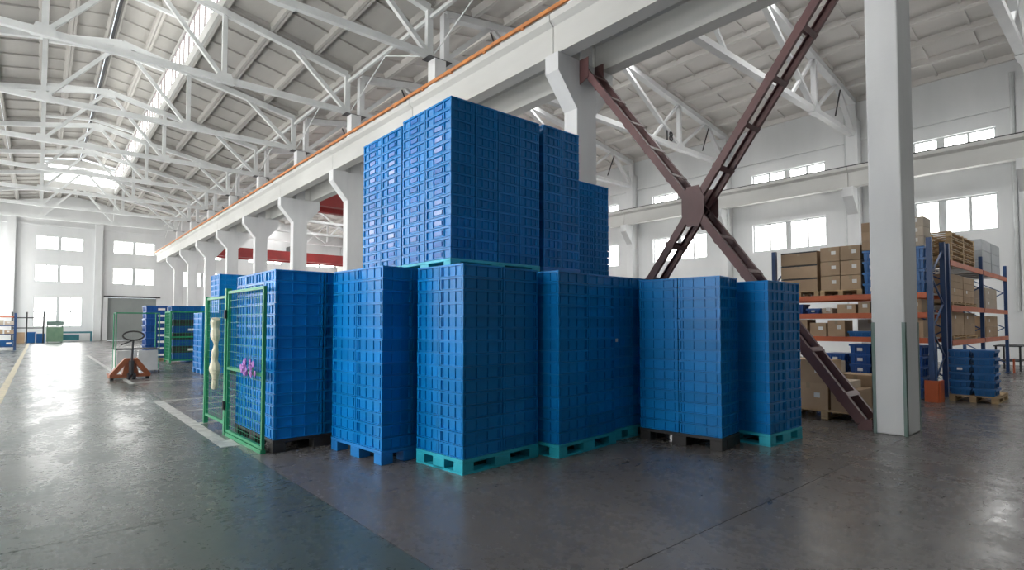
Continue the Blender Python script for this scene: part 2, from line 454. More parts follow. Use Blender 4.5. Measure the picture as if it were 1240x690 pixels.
# longitudinal bracing over the column line
for i, (a, b) in enumerate([q for q in BAYS if q[0] >= 2]):
    br = thing('eave_bracing', 'white lattice bracing above the column row, bay %s from the far wall' % ORD[10 - i], 'bracing', (9.0, a, 9.8), 0, 'eave bracing frames')
    MB().box(-.05, .06, 1.18, .05, 5.94, 1.28).build('top_tie', M['steel_white'], br)
    for p, q in (((.1, .1, .1), (.05, 3, 1.18)), ((.05, 3, 1.18), (.1, 5.9, .1))):
        MB().tube(p, q, .022, 6).build('diagonal', M['steel_white'], br)

# ------------------------------------------------------------------ columns
def corbel_poly(s, x):   # s = side, x = column face
    p = [(x, 6.30), (x + s * .60, 7.02), (x + s * .60, 7.42), (x, 7.42)]
    return p if s > 0 else p[::-1]
COLY = YS[1:11]
for i, yy in enumerate(COLY):
    k = len(COLY) - i
    lab = 'white concrete column with crane corbels on both sides, %s from the far wall' % ORD[k]
    if i == 0: lab = 'large white column in the right foreground with green corner guards at its foot'
    if i == 1: lab = 'white corbelled column rising behind the tall double-height crate stacks'
    c = thing('column', lab, 'column', (CXM, yy, 0), 0, 'columns between the two halls')
    MB().box(COLX0 - CXM, -.2, 0, COLX1 - CXM, .2, 7.42).build('shaft', M['concrete'], c, .02)
    for s, x in ((-1, COLX0 - CXM), (1, COLX1 - CXM)):
        MB().prism_y(corbel_poly(s, x - s * .01), -.2, .2).build('corbel', M['concrete'], c)
    MB().box(-.2, -.2, 7.42, .2, .2, 9.74).build('upper_shaft', M['concrete'], c)
    MB().box(-.42, -.22, 9.74, .42, .22, 9.75).build('bearing_plate', M['dark'], c)
    if i == 0:
        for gx, gy in ((COLX0 - CXM, -.2), (COLX0 - CXM, .2), (COLX1 - CXM, -.2)):
            sx = -1 if gx < 0 else 1; sy = -1 if gy < 0 else 1
            mb = MB()
            mb.box(min(gx, gx + sx * .006), min(gy + sy * .006, gy - sy * .04), 0, max(gx, gx + sx * .006), max(gy + sy * .006, gy - sy * .04), 1.55)
            mb.box(min(gx + sx * .006, gx - sx * .04), min(gy, gy + sy * .006), 0, max(gx + sx * .006, gx - sx * .04), max(gy, gy + sy * .006), 1.55)
            g = mb.build('corner_guard', M['guard'], c); g['label'] = 'grey-green steel corner guard'
for i, yy in enumerate(YS[1:]):
    k = len(YS) - 1 - i
    c = thing('wall_column', 'white wall pilaster with corbel on the right window wall, %s from far end' % ORD[k], 'column', (XR, yy + (.42 if i == 0 else 0), 0), 0, 'right wall pilasters')
    MB().box(-.55, -.22, 0, -.002, .22, 10.5).build('shaft', M['concrete'], c)
    MB().prism_y(corbel_poly(-1, -.54), -.2, .2).build('corbel', M['concrete'], c)
    if yy < 30: MB().tube((-.12, .36, 2), (-.12, .36, 10.9), .07, 10).build('drain_pipe', M['pipe'], c)

# ------------------------------------------------------------------ crane beams
def crane_beam(xc, label, rail_side, y0=-3.6, y1=62.2):
    b = thing('crane_beam', label, 'beam', (xc, y0, 7.42))
    ys = [q for q in YS if q > y0 + .1 and q < y1 - 1]
    ys = [y0] + ys + [y1]
    for a, e in zip(ys, ys[1:]):
        L0, L1 = a - y0 + .012, e - y0 - .012
        seg = MB().prism_y([(-.17, 0), (.17, 0), (.17, .62), (.29, .72), (.29, .86), (-.29, .86), (-.29, .72), (-.17, .62)], L0, L1).build('beam_segment', M['beam'], b)
        if rail_side:
            for t in range(4):
                yy = L0 + .8 + t * 1.45
                MB().box(-.33, yy, .86, -.27, yy + .08, .99).build('rail_bracket', M['rail'], seg)
    L = y1 - y0
    MB().box(-.03, 0, .86, .03, L, .97).build('crane_rail', M['dark'], b)
    if rail_side:
        MB().box(-.335, 0, .90, -.285, L, .985).build('conductor_bar', M['rail'], b)['label'] = 'orange rusty conductor bar'
    return b
crane_beam(8.58, 'long white crane beam with an orange bar above the left hall side of the columns', True)
crane_beam(9.97, 'white crane beam on the right hall side of the central columns', False)
crane_beam(26.50, 'white crane beam along the right window wall', False)

# overhead cranes in the right hall
def bridge_crane(y, z, label):
    c = thing('bridge_crane', label, 'crane', (10.0, y, z))
    for yy in (0, 1.6):
        g = MB().box(.32, yy - .2, -.95, 15.85, yy + .2, -.10).build('girder', M['red'], c)
    for x, hx in ((-.15, .34), (15.75, 15.77)):
        MB().box(x, -.7, .0, x + .57, 2.3, .35).build('end_truck', M['red'], c)
        MB().box(hx, -.2, -.3, hx + .06, 1.8, .02).build('hanger', M['red'], c)
    hoist = MB().box(8, .0, -.10, 9.4, 1.6, .5).build('hoist_trolley', M['dark'], c)
bridge_crane(27.2, 8.42, 'dark red bridge crane in the right hall, nearer one seen behind the columns')
bridge_crane(53.0, 8.42, 'faded red bridge crane girder far down the right hall')

# ------------------------------------------------------------------ maroon cross brace between the first two columns
br = thing('cross_brace', 'maroon steel cross brace of double channels between two white columns', 'brace', (9.27, 5.4, 0))
A0, A1 = (-2.62, .12), (2.70, 7.22)         # (y, z) from foot of near column up to far column
B0, B1 = (2.70, .12), (-2.62, 7.22)
def brace(p, q, tagl):
    P = Vector((0, p[0], p[1])); Q = Vector((0, q[0], q[1])); dd = (Q - P).normalized()
    nrm = Vector((0, -dd.z, dd.y))
    for s in (-1, 1):
        X = Vector((s * .24, 0, 0))
        MB().bar(P + X, Q + X, .14, .012, (1, 0, 0)).build('channel_web', M['maroon'], br)
        for e in (-1, 1):
            o = X + nrm * (e * .064) - Vector((s * .03, 0, 0))
            MB().bar(P + o, Q + o, .012, .06, (1, 0, 0)).build('channel_flange', M['maroon'], br)
    L = (Q - P).length; n = 11
    for k in range(n):
        c = P + dd * (L * (k + .5) / n)
        if abs((k + .5) / n - .5) < .06: continue
        for e in (-1, 1):
            a = c + nrm * (e * .076)
            MB().bar(a - dd * .04, a + dd * .04, .012, .49, (1, 0, 0)).build('batten', M['maroon'], br)
    return
brace(A0, A1, 'a'); brace(B0, B1, 'b')
cz = 3.69
for s in (-1, 1):
    MB().prism_x([(-.20, cz - .16), (-.10, cz - .38), (.14, cz - .38), (.25, cz - .16), (.25, cz + .14), (.14, cz + .36), (-.10, cz + .36), (-.20, cz + .14)], s * .253 - .006, s * .253 + .006).build('gusset_plate', M['maroon'], br)
for s in (-1, 1):
    MB().prism_x([(-2.76, .005), (-2.58, .005), (-2.58, .07), (-2.66, .16), (-2.76, .16)], s * .253 - .006, s * .253 + .006).build('foot_plate', M['maroon'], br)
    MB().prism_x([(2.52, 6.95), (2.78, 6.85), (2.78, 7.4), (2.52, 7.4)], s * .253 - .006, s * .253 + .006).build('head_plate', M['maroon'], br)

# ------------------------------------------------------------------ number on a truss of the right hall
def text_mesh(body, size, name, mat):
    cu = bpy.data.curves.new(name, 'FONT'); cu.body = body; cu.size = size; cu.extrude = .012; cu.align_x = 'CENTER'; cu.offset = .012
    o = bpy.data.objects.new(name, cu); COL.objects.link(o)
    dg = bpy.context.evaluated_depsgraph_get()
    me = bpy.data.meshes.new_from_object(o.evaluated_get(dg)); bpy.data.objects.remove(o)
    me.materials.clear(); me.materials.append(mat)
    return me
nm = text_mesh('18', .62, 'number_sign', M['dark'])
o = link('number_sign', nm, None, loc=(21.75, 14.4 - .16, CH + .10)); o.rotation_euler = (math.pi / 2, 0, 0)
tag(o, 'black number 18 standing on a right hall truss chord', 'number')

# ------------------------------------------------------------------ pallets
def plastic_pallet(loc, rz, lx, ly, mat, label, style, cat='pallet', h=.15):
    p = thing('plastic_pallet', label, cat, loc, rz)
    MB().box(0, 0, h - .035, lx, ly, h).build('deck', mat, p, .004)
    fw = .15
    for ix in range(3):
        for iy in range(3):
            wx = fw * (1.5 if ix == 1 else 1); wy = fw * (1.0 if iy != 1 else 1.3)
            x = (lx - wx) * ix / 2; y_ = (ly - wy) * iy / 2
            MB().box(x, y_, .022 if style == 'runner' else 0, x + wx, y_ + wy, h - .035).build('foot', mat, p, .006)
    if style == 'runner':
        for iy in range(3):
            y_ = (ly - fw) * iy / 2
            MB().box(0, y_, 0, lx, y_ + fw, .022).build('runner', mat, p)
        for ix in (0, 1):
            x = (lx - fw) * ix
            MB().box(x, fw, 0, x + fw, ly - fw, .022).build('runner', mat, p)
    return p
def wood_pallet(loc, rz, lx, ly, label, group=None, h=.14):
    p = thing('wooden_pallet', label, 'pallet', loc, rz, group)
    n = 7; bw = .1
    for k in range(n):
        x = (lx - bw) * k / (n - 1)
        MB().box(x, 0, h - .022, x + bw, ly, h).build('deck_board', M['wood'], p)
    for k in range(3):
        y_ = (ly - .1) * k / 2
        MB().box(0, y_, h - .044, lx, y_ + .1, h - .022).build('stringer_board', M['wood'], p)
        MB().box(0, y_, 0, lx, y_ + .1, .022).build('bottom_board', M['wood'], p)
        for q in range(3):
            x = (lx - .14) * q / 2
            MB().box(x, y_, .022, x + .14, y_ + .1, h - .044).build('block', M['wood'], p)
    return p

# ------------------------------------------------------------------ crates
def crate_mb(lx, ly, h, rx, ry, style):
    """lx, ly outer size; rx, ry rib positions (fractions) on faces along x / y"""
    mb = MB(); t = .017 if style == 'ribbed' else .017; g = .004 if style == 'ribbed' else .006
    x0, x1, y0, y1 = g, lx - g, g, ly - g
    mb.taper(x0 + t + .004, y0 + t + .004, x1 - t - .004, y1 - t - .004, 0, x0 + t, y0 + t, x1 - t, y1 - t, h - .006)
    rim = .020 if style == 'ribbed' else .026
    mb.box(x0, y0, h - rim, x1, y1, h - .0004)                    # rim
    mb.box(x0 + .004, y0 + .004, .006, x1 - .004, y1 - .004, .015)  # foot bead
    pw = .024 if style == 'ribbed' else .032
    for cx_ in (x0 + .002, x1 - pw - .002):
        for cy_ in (y0 + .002, y1 - pw - .002):
            mb.box(cx_, cy_, .015, cx_ + pw, cy_ + pw, h - rim)
    w = .007 if style == 'ribbed' else .020
    q = .008 if style == 'ribbed' else .005
    for f in rx:
        x = x0 + f * (x1 - x0)
        mb.box(x - w / 2, y0 + q, .015, x + w / 2, y0 + t + .004, h - rim); mb.box(x - w / 2, y1 - t - .004, .015, x + w / 2, y1 - q, h - rim)
    for f in ry:
        y_ = y0 + f * (y1 - y0)
        mb.box(x0 + q, y_ - w / 2, .015, x0 + t + .004, y_ + w / 2, h - rim); mb.box(x1 - t - .004, y_ - w / 2, .015, x1 - q, y_ + w / 2, h - rim)
    return mb
REST = MB()                       # crates nobody can see singly, joined
def stack(key, desc, corner, rot, sx, sy, nx, ny, layers, z0, lh, name, mat, style, rx, ry, group, side_names, grip=None, drop=None, hidden_all=False, lean=0.0):
    """corner = near corner (world x, y); +local x to the right face, +local y to the left face"""
    lx, ly = sx / nx, sy / ny
    mb = crate_mb(lx, ly, lh, rx, ry, style)
    me = mb.mesh(name, mat)
    gm = None
    if grip:
        gm = MB()
        if grip == 'y': gm.box(.012, ly * .36, lh * .26, .026, ly * .64, lh * .66)
        gm = gm.mesh('grip_panel', M['grip'])
    R = Matrix.Rotation(rot, 3, 'Z')
    rnd = random.Random(key)
    for k in range(layers):
        for i in range(nx):
            for j in range(ny):
                if drop and drop(i, j, k): continue
                jx, jy, ja = rnd.uniform(-.002, .002), rnd.uniform(-.002, .002), rnd.uniform(-.003, .003)
                lp = Vector((i * lx + jx - lean * k, j * ly + jy, 0))
                wp = R @ lp
                P = Vector((corner[0] + wp.x, corner[1] + wp.y, z0 + k * lh))
                vis = (i == 0 or j == 0) and not hidden_all
                if not vis:
                    RR = Matrix.Rotation(rot + ja, 3, 'Z')
                    bm = mb if hidden_all == 'full' else MB().box(.004, .004, .002, lx - .004, ly - .004, lh - .002)
                    REST._add([tuple(RR @ Vector(v) + P) for v in bm.v], bm.f)
                    continue
                o = link(name, me, None, loc=P); o.rotation_euler = (0, 0, rot + ja)
                face = side_names[0] if (i == 0 and j > 0) else side_names[1] if (j == 0 and i > 0) else 'near corner'
                col = face
                if face == side_names[0] and ny > 2: col = '%s back on %s' % (ORD[j + 1], face)
                if face == side_names[1] and nx > 2: col = '%s along %s' % (ORD[i + 1], face)
                tag(o, 'blue crate, %s from top, %s of %s' % (ORD[layers - k], col, desc), 'crate', group)
                if gm and i == 0:
                    link('grip_panel', gm, o)
RIBX = (.085, .36, .64, .915); RIBY = (.11, .36, .64, .89)
RL = 'ribbed blue crates in the lower stacks'; UL = 'blue crates in the upper stacks'
SN = ('left side', 'right side')
NL = 15; LH_ = .1345
def low(key, desc, corner, deg, sx, sy, nx, ny, pal, pstyle, pdesc, layers=NL, lh=LH_, mat='blue', rx=RIBX, ry=RIBY, drop=None):
    rot = math.radians(deg)
    plastic_pallet((corner[0], corner[1], 0), rot, sx, sy, M[pal], pdesc, pstyle)
    stack(key, desc, corner, rot, sx, sy, nx, ny, layers, .15, lh, 'ribbed_crate', M[mat], 'ribbed', rx, ry, RL, SN, drop=drop)
low('s1', 'stack behind the green gate', (2.12, 6.80), 1.0, 1.2, 1.56, 2, 4, 'black_plastic', 'feet', 'black plastic pallet under the crate stack behind the green gate', lh=.1355)
low('s2', 'stack on bright blue pallet', (2.83, 5.46), 4.5, .80, 1.13, 2, 2, 'bluepal', 'feet', 'bright blue plastic pallet with nine feet under a crate stack', lh=.1345)
low('s3', 'foremost stack', (3.27, 4.57), 4.5, 1.14, .80, 2, 2, 'turq', 'runner', 'turquoise plastic pallet under the foremost crate stack', lh=.1335)
low('s4', 'stack right of the foremost one', (4.50, 4.42), 5.5, 1.16, .80, 2, 2, 'turq', 'runner', 'turquoise plastic pallet under the stack right of the foremost one', lh=.133)
low('s5', 'recessed stack with white sticker', (5.74, 4.62), 1.0, .80, .80, 2, 2, 'turq', 'runner', 'turquoise plastic pallet under the recessed crate stack', lh=.134, drop=lambda i, j, k: j == 1)
low('s6', 'wide stack on black pallet', (6.24, 3.40), 7.0, .58, 1.10, 2, 2, 'black_plastic', 'feet', 'black plastic pallet under the wide crate stack near the brace', lh=.131)
low('s7', 'rightmost stack', (6.92, 3.13), -1.5, .89, 1.06, 2, 2, 'turq', 'runner', 'turquoise plastic pallet under the rightmost crate stack', lh=.1285)
# hidden stacks that carry the upper ones
def base(key, corner, sx, sy, nx, ny, layers=NL):
    plastic_pallet((corner[0], corner[1], 0), 0, sx, sy, M['bluepal'], {'b1': 'blue plastic pallet behind the stack on the bright blue pallet', 'b2': 'blue plastic pallet behind the stacks beside the green gate',
                   'b3': 'blue plastic pallet behind the recessed stack', 'b4': 'blue plastic pallet at the rear, before the white column'}[key], 'feet')
    stack(key, '', corner, 0, sx, sy, nx, ny, layers, .15, .1345, 'ribbed_crate', M['blue'], 'ribbed', RIBX, RIBY, RL, SN, hidden_all=True)
base('b1', (3.72, 5.46), 1.48, 1.16, 4, 2); base('b2', (3.72, 6.64), 1.48, 1.16, 4, 2)
base('b3', (5.26, 5.46), .76, 1.16, 2, 2); base('b4', (7.62, 6.95), .90, 1.16, 2, 2)
# upper stacks
ZB = .15 + NL * .1345 + .002
def up(key, desc, corner, sx, sy, nx, ny, lh, pdesc, ry=(.29, .71), rx=(.14, .36, .64, .86), pal='turq', drop=None, layers=15):
    plastic_pallet((corner[0], corner[1], ZB), 0, sx, sy, M[pal], pdesc, 'runner')
    stack(key, desc, corner, 0, sx, sy, nx, ny, layers, ZB + .15, lh, 'handled_crate', M['blue_b'], 'panel', rx, ry, UL, SN, grip='y', drop=drop)
up('u1', 'upper near stack', (3.71, 5.45), 1.48, 1.18, 4, 2, .1315, 'turquoise plastic pallet under the nearer part of the big upper stack')
up('u2', 'upper far-left stack', (3.71, 6.65), 1.48, 1.18, 4, 2, .1285, 'turquoise plastic pallet under the far-left part of the big upper stack', drop=lambda i, j, k: i > 0)
up('u3', 'slim upper stack', (5.27, 5.46), .74, 1.1, 2, 2, .133, 'blue-green plastic pallet under the slim upper stack', pal='bluepal', drop=lambda i, j, k: i == 1 and j == 1)
up('u4', 'lower upper stack before the column', (7.64, 6.97), .88, 1.1, 2, 2, .127, 'turquoise plastic pallet under the upper stack before the column', drop=lambda i, j, k: i == 1 and j == 1)
# sticker on the recessed stack
st = MB().box(0, -.003, 0, .045, 0, .045).build('sticker', M['label'], None, loc=(5.77, 4.6225, 1.29)); tag(st, 'small white sticker on the recessed blue crate stack', 'sticker')

# ------------------------------------------------------------------ green mesh gate, film roll and flowers
def frame_panel(parent, y0, y1, z0, z1, x=0, r=.018, cell=.10, mid=None, name='gate_leaf'):
    f = MB()
    f.box(x - r, y0, z0, x + r, y0 + 2 * r, z1); f.box(x - r, y1 - 2 * r, z0, x + r, y1, z1)
    f.box(x - r, y0 + 2 * r, z1 - 2 * r, x + r, y1 - 2 * r, z1); f.box(x - r, y0 + 2 * r, z0, x + r, y1 - 2 * r, z0 + 2 * r)
    o = f.build(name, M['green'], parent)
    if mid: MB().box(x - r, y0 + 2 * r, mid - r, x + r, y1 - 2 * r, mid + r).build('cross_rail', M['green'], o)
    wm = MB(); yy = y0 + cell
    while yy < y1 - .03:
        wm.box(x - .002, yy - .002, z0 + 2 * r, x + .002, yy + .002, z1 - 2 * r); yy += cell
    zz = z0 + cell
    while zz < z1 - .03:
        wm.box(x - .0045, y0 + 2 * r, zz - .002, x - .0005, y1 - 2 * r, zz + .002); zz += cell
    w = wm.build('wire_mesh', M['green'], o); w['kind'] = 'stuff'
    return o
gt = thing('mesh_gate', 'green wire mesh gate with two frames beside the left crate stack', 'gate', (2.03, 6.86, 0), math.radians(1.5))
frame_panel(gt, 0, 1.48, .05, 1.98, mid=.92)
frame_panel(gt, 1.60, 2.72, .12, 1.93, x=.03)
MB().box(-.035, 1.49, 0, .035, 1.56, 2.02).build('gate_post', M['green'], gt)
MB().box(.0, 2.72, 0, .06, 2.78, 1.95).build('gate_post', M['green'], gt)
MB().box(-.03, 0, 0, .03, 1.48, .045).build('sill_bar', M['green'], gt)
for z in (.35, 1.6): MB().tube((-.045, 1.485, z), (-.045, 1.485, z + .12), .018, 8).build('hinge', M['dark'], gt)
film = MB()
fr_ = lambda t: .05 + .016 * math.sin(t * 11) + .010 * math.sin(t * 27 + 1)
pts = [(-.075, 1.84 + .03 * math.sin(k * .45), 1.60 - .034 * k) for k in range(30)]
for k, (a, b) in enumerate(zip(pts, pts[1:])): film.tube(a, b, fr_(k / 29), 10, fr_((k + 1) / 29))
fo = film.build('film_roll', M['cream'], None, loc=(2.03, 6.86, 0)); fo.rotation_euler = (0, 0, math.radians(1.5))
tag(fo, 'cream plastic film bundle hanging on the green mesh gate', 'film')
fb = thing('flower_bunch', 'bunch of purple artificial flowers tied to the green gate rail', 'flowers', (1.99, 7.18, .94))
rf = random.Random(3)
for k in range(26):
    c = (rf.uniform(-.06, -.01), rf.uniform(-.20, .34), rf.uniform(-.03, .13))
    f = MB()
    for q in range(5):
        a = q * 2 * math.pi / 5 + k
        f.blob((c[0], c[1] + .022 * math.cos(a), c[2] + .022 * math.sin(a)), .018, 6, 4, (.5, 1, 1))
    f.build('flower', M['petal'], fb)
for k in range(6):
    c = (rf.uniform(-.03, 0), rf.uniform(-.12, .14), rf.uniform(-.03, .1))
    MB()._add([(c[0], c[1], c[2]), (c[0] - .01, c[1] + .05, c[2] + .03), (c[0], c[1] + .09, c[2] + .0), (c[0] + .01, c[1] + .045, c[2] - .025)], [(0, 1, 2, 3)]).build('leaf', M['leaf'], fb)

# ------------------------------------------------------------------ floor markings
def mark(x0, y0, x1, y1, mat, label, z=.0025):
    o = MB().box(x0, y0, .0, x1, y1, z).build('floor_marking', M[mat]); return tag(o, label, 'floor line')
mark(1.74, 8.0, 1.90, 12.9, 'paint_white', 'worn white floor line leading up to the green gate')
mark(1.76, 16.9, 1.88, 34, 'paint_white', 'white floor line running past the pallet jack')
mark(1.88, 17.2, 4.2, 17.32, 'paint_white', 'thin white cross line beyond the marked bays, farthest')
mark(1.90, 12.78, 3.6, 12.90, 'paint_white', 'white cross line closing the marked bay, second farthest')
mark(2.15, 11.9, 2.75, 11.96, 'paint_white', 'short thin white cross line inside the marked bay')
mark(2.0, 11.1, 3.4, 11.18, 'paint_white', 'white cross line inside the marked bay, third farthest')
mark(1.90, 9.55, 2.9, 9.67, 'paint_white', 'white cross line nearest the green gate')
mark(1.74, 7.55, 1.96, 7.98, 'paint_white', 'pale paint patch at the foot of the green gate')
mark(-.66, 11, -.52, 58, 'paint_yellow', 'long faded yellow aisle line on the left')

# ------------------------------------------------------------------ cartons, totes
def carton(loc, sx, sy, sz, label, mat='card', group=None, rz=0, lab=True, face='x'):
    c = thing('cardboard_carton', label, 'carton', loc, rz, group)
    MB().box(0, 0, 0, sx, sy, sz - .004).build('body', M[mat], c)
    for k in (0, 1):
        MB().box(0, sy * .5 * k + .002, sz - .004, sx, sy * .5 * (k + 1) - .002, sz).build('flap', M[mat], c)
    MB().box(-.0015, sy / 2 - .03, sz - .09, 0, sy / 2 + .03, sz).build('tape', M['tape'], c)
    if lab:
        if face == 'x': MB().box(-.002, sy * .2, sz * .45, 0, sy * .2 + .09, sz * .45 + .08).build('paper_label', M['label'], c)
        else: MB().box(sx * .25, -.002, sz * .45, sx * .25 + .11, 0, sz * .45 + .08).build('paper_label', M['label'], c)
    return c
TOTE = {}
def tote(loc, sx, sy, sz, label, group=None, mat='navy', face='x', lab=True, rz=0):
    t = thing('storage_tote', label, 'tote', loc, rz, group)
    key = (round(sx, 3), round(sy, 3), round(sz, 3), mat)
    if key not in TOTE:
        mb = MB(); i = .02
        mb.taper(i * 1.6, i * 1.6, sx - i * 1.6, sy - i * 1.6, 0, i, i, sx - i, sy - i, sz - .03)
        mb.box(0, 0, sz - .045, sx, sy, sz)
        for f in (.25, .5, .75):
            mb.box(sx * f - .008, i * .3, .02, sx * f + .008, i * 2, sz - .045); mb.box(i * .3, sy * f - .008, .02, i * 2, sy * f + .008, sz - .045)
        TOTE[key] = mb.mesh('shell', M[mat])
    link('shell', TOTE[key], t)
    if lab:
        if face == 'x': MB().box(.002, sy * .38, sz * .3, .006, sy * .62, sz * .62).build('paper_label', M['label'], t)
        else: MB().box(sx * .55, .002, sz * .3, sx * .88, .006, sz * .62).build('paper_label', M['label'], t)
    return t

# ------------------------------------------------------------------ rack A (long side faces the aisle)
RX, RD = 13.4, 1.05
RY0, RY1 = 2.86, 5.90
LV = [1.25, 1.76, 2.16]
ra = thing('pallet_rack', 'blue and orange pallet rack full of cartons and totes behind the white column', 'rack', (RX, RY0, 0))
LA = RY1 - RY0
for yy in (0, LA):
    for x in (0, RD):
        MB().box(x - .04, yy - .045, .02, x + .05, yy + .045, 3.25).build('upright', M['rackblue'], ra)
        MB().box(x - .07, yy - .07, 0, x + .08, yy + .07, .02).build('foot_plate', M['rackblue'], ra)
    zz = .3
    flip = 0
    while zz < 3.0:
        a, b = ((.05, RD - .04) if flip == 0 else (RD - .04, .05))
        MB().bar((a, yy, zz), (b, yy, zz + .55), .03, .03).build('frame_brace', M['rackblue'], ra); zz += .55; flip ^= 1
for z in LV:
    for x in (-.03, RD + .02):
        MB().box(x - .02, .05, z - .11, x + .02, LA - .05, z).build('beam', M['rackorange'], ra)
    for k in range(6):
        yy = .08 + (LA - .28) * k / 5
        MB().box(.0, yy, z - .03, RD, yy + .12, z - .001).build('deck_strip', M['grey'], ra)
for yy in (-.12,):
    MB().box(-.14, yy - .03, 0, .16, yy, .42).build('foot_guard', M['rackorange'], ra)
    MB().box(-.17, yy, 0, -.14, yy + .22, .42).build('foot_guard', M['rackorange'], ra)
gA = 'goods on the rack behind the column'
# top level: pallets with cartons
wood_pallet((RX + .02, 4.93, LV[2]), 0, 1.0, .86, 'wooden pallet under the layered cartons at the rack top left', h=.12)
wood_pallet((RX + .02, 4.06, LV[2]), 0, 1.0, .84, 'wooden pallet under the wrapped cartons at the rack top middle', h=.12)
for k in range(3):
    c = carton((RX + .04, 4.96, LV[2] + .12 + k * .31), .92, .80, .30, 'wide brown carton on rack top left, %s of three layers' % ['lowest', 'middle', 'uppermost'][k], group=gA, lab=False)
    MB().box(-.002, 0, .27, -.0005, .80, .30).build('edge_strip', M['dark'], c)
for k in range(3):
    for j in range(2):
        carton((RX + .04, 4.08 + j * .41, LV[2] + .12 + k * .325), .9, .395, .315, 'brown carton, rack top middle, %s row, %s of pair' % (['lowest', 'middle', 'uppermost'][k], ['right', 'left'][j]), group=gA)
for k in range(4):
    for j in range(3):
        tote((RX + .04, 2.95 + j * .37, LV[2] + .002 + k * .235), .6, .36, .23, 'blue tote on rack top right, %s layer, %s column' % (['lowest', 'second', 'third', 'top'][k], ['right', 'middle', 'left'][j]), gA, mat='toteblue')
for j, yy in enumerate((2.95, 3.55)):
    for k in range(3):
        carton((RX + .04, yy, LV[2] + .002 + 4 * .235 + k * .20), .55, .50, .195, '%s carton stacked on blue totes at rack top, %s layer' % (['pale', 'brown'][j], ['lowest', 'middle', 'top'][k]), 'card_pale' if j == 0 else 'card', gA)
# small shelf 1.76-2.16
x = RX + .05
for j, (yy, w, h, mat) in enumerate(((3.02, .30, .27, 'card'), (3.36, .26, .26, 'card'), (3.66, .24, .27, 'card'), (3.93, .22, .25, 'card'), (4.20, .36, .20, 'card'), (4.66, .22, .12, 'card_pale'))):
    carton((x, yy, LV[1] + .001), .4, w, h, 'small carton on the narrow upper shelf of rack, %s from right' % ORD[j + 1], mat, gA)
for j, (yy, w, h) in enumerate(((4.92, .30, .12), (5.28, .34, .22))):
    tote((x, yy, LV[1] + .001), .4, w, h, 'small dark tray on the narrow upper rack shelf, %s' % ['right', 'left'][j], gA)
# shelf 1.25-1.76
for j, (yy, w, h, mat) in enumerate(((3.0, .42, .36, 'card'), (3.45, .32, .26, 'card'))):
    carton((x, yy, LV[0] + .001), .5, w, h, 'carton on the middle rack shelf, %s right part' % ['far', 'near'][j], mat, gA)
carton((x + .45, 3.85, LV[0] + .001), .5, .45, .38, 'pale carton standing behind the blue tray on middle shelf', 'card_pale', gA)
tote((x, 3.82, LV[0] + .001), .4, .55, .12, 'shallow blue tray on the middle rack shelf', gA, mat='toteblue', lab=False)
for j, (yy, w, h) in enumerate(((4.42, .34, .36), (4.80, .34, .30), (5.2, .4, .38))):
    carton((x, yy, LV[0] + .001), .5, w, h, 'brown carton on the left of middle rack shelf, %s from left' % ORD[3 - j], 'card', gA)
# ground level totes
for j, (yy, n) in enumerate(((3.02, 5), (3.48, 5), (3.93, 5), (4.42, 4), (4.9, 3))):
    for k in range(n):
        tote((x, yy, .02 + k * .215), .6, .42, .21, 'navy tote at the rack foot, column %s from right, %s up' % (ORD[j + 1], ORD[k + 1]), gA)

# pallet of cartons in front of the rack, right by the brace
wood_pallet((9.62, 2.86, 0), 0, 1.1, 1.25, 'wooden pallet of cartons on the floor beside the maroon brace', h=.14)
gB = 'cartons on the floor pallet by the brace'
carton((9.66, 2.98, .14), .55, .42, .36, 'brown carton with white label, right front of the floor pallet', group=gB)
carton((9.66, 3.44, .14), .55, .60, .42, 'brown carton at the bottom left of the floor pallet', group=gB)
carton((9.66, 3.42, .56), .55, .62, .38, 'brown carton on top of the left floor-pallet carton', group=gB)
carton((10.25, 2.95, .14), .45, .55, .55, 'brown carton at the rear right of the floor pallet', group=gB)
carton((10.25, 3.52, .14), .45, .55, .75, 'pale carton at the rear left of the floor pallet', 'card_pale', gB)
carton((9.66, 3.12, .50), .5, .28, .12, 'flat pale carton lying on the front floor-pallet carton', 'card_pale', gB, lab=False)

# pallet with two tote stacks
wood_pallet((13.82, 1.95, 0), 0, 1.15, .74, 'wooden pallet carrying two blue tote stacks beside the rack', h=.13)
for j in range(2):
    for k in range(6):
        tote((13.86, 1.98 + j * .365, .13 + k * .148 + (0 if j else 0)), .55, .35, .145, 'blue tote in the %s stack on pallet beside rack, %s up' % (['right', 'left'][j], ORD[k + 1]), 'totes on the pallet beside the rack', mat='toteblue', lab=(k == 3 and j == 1))
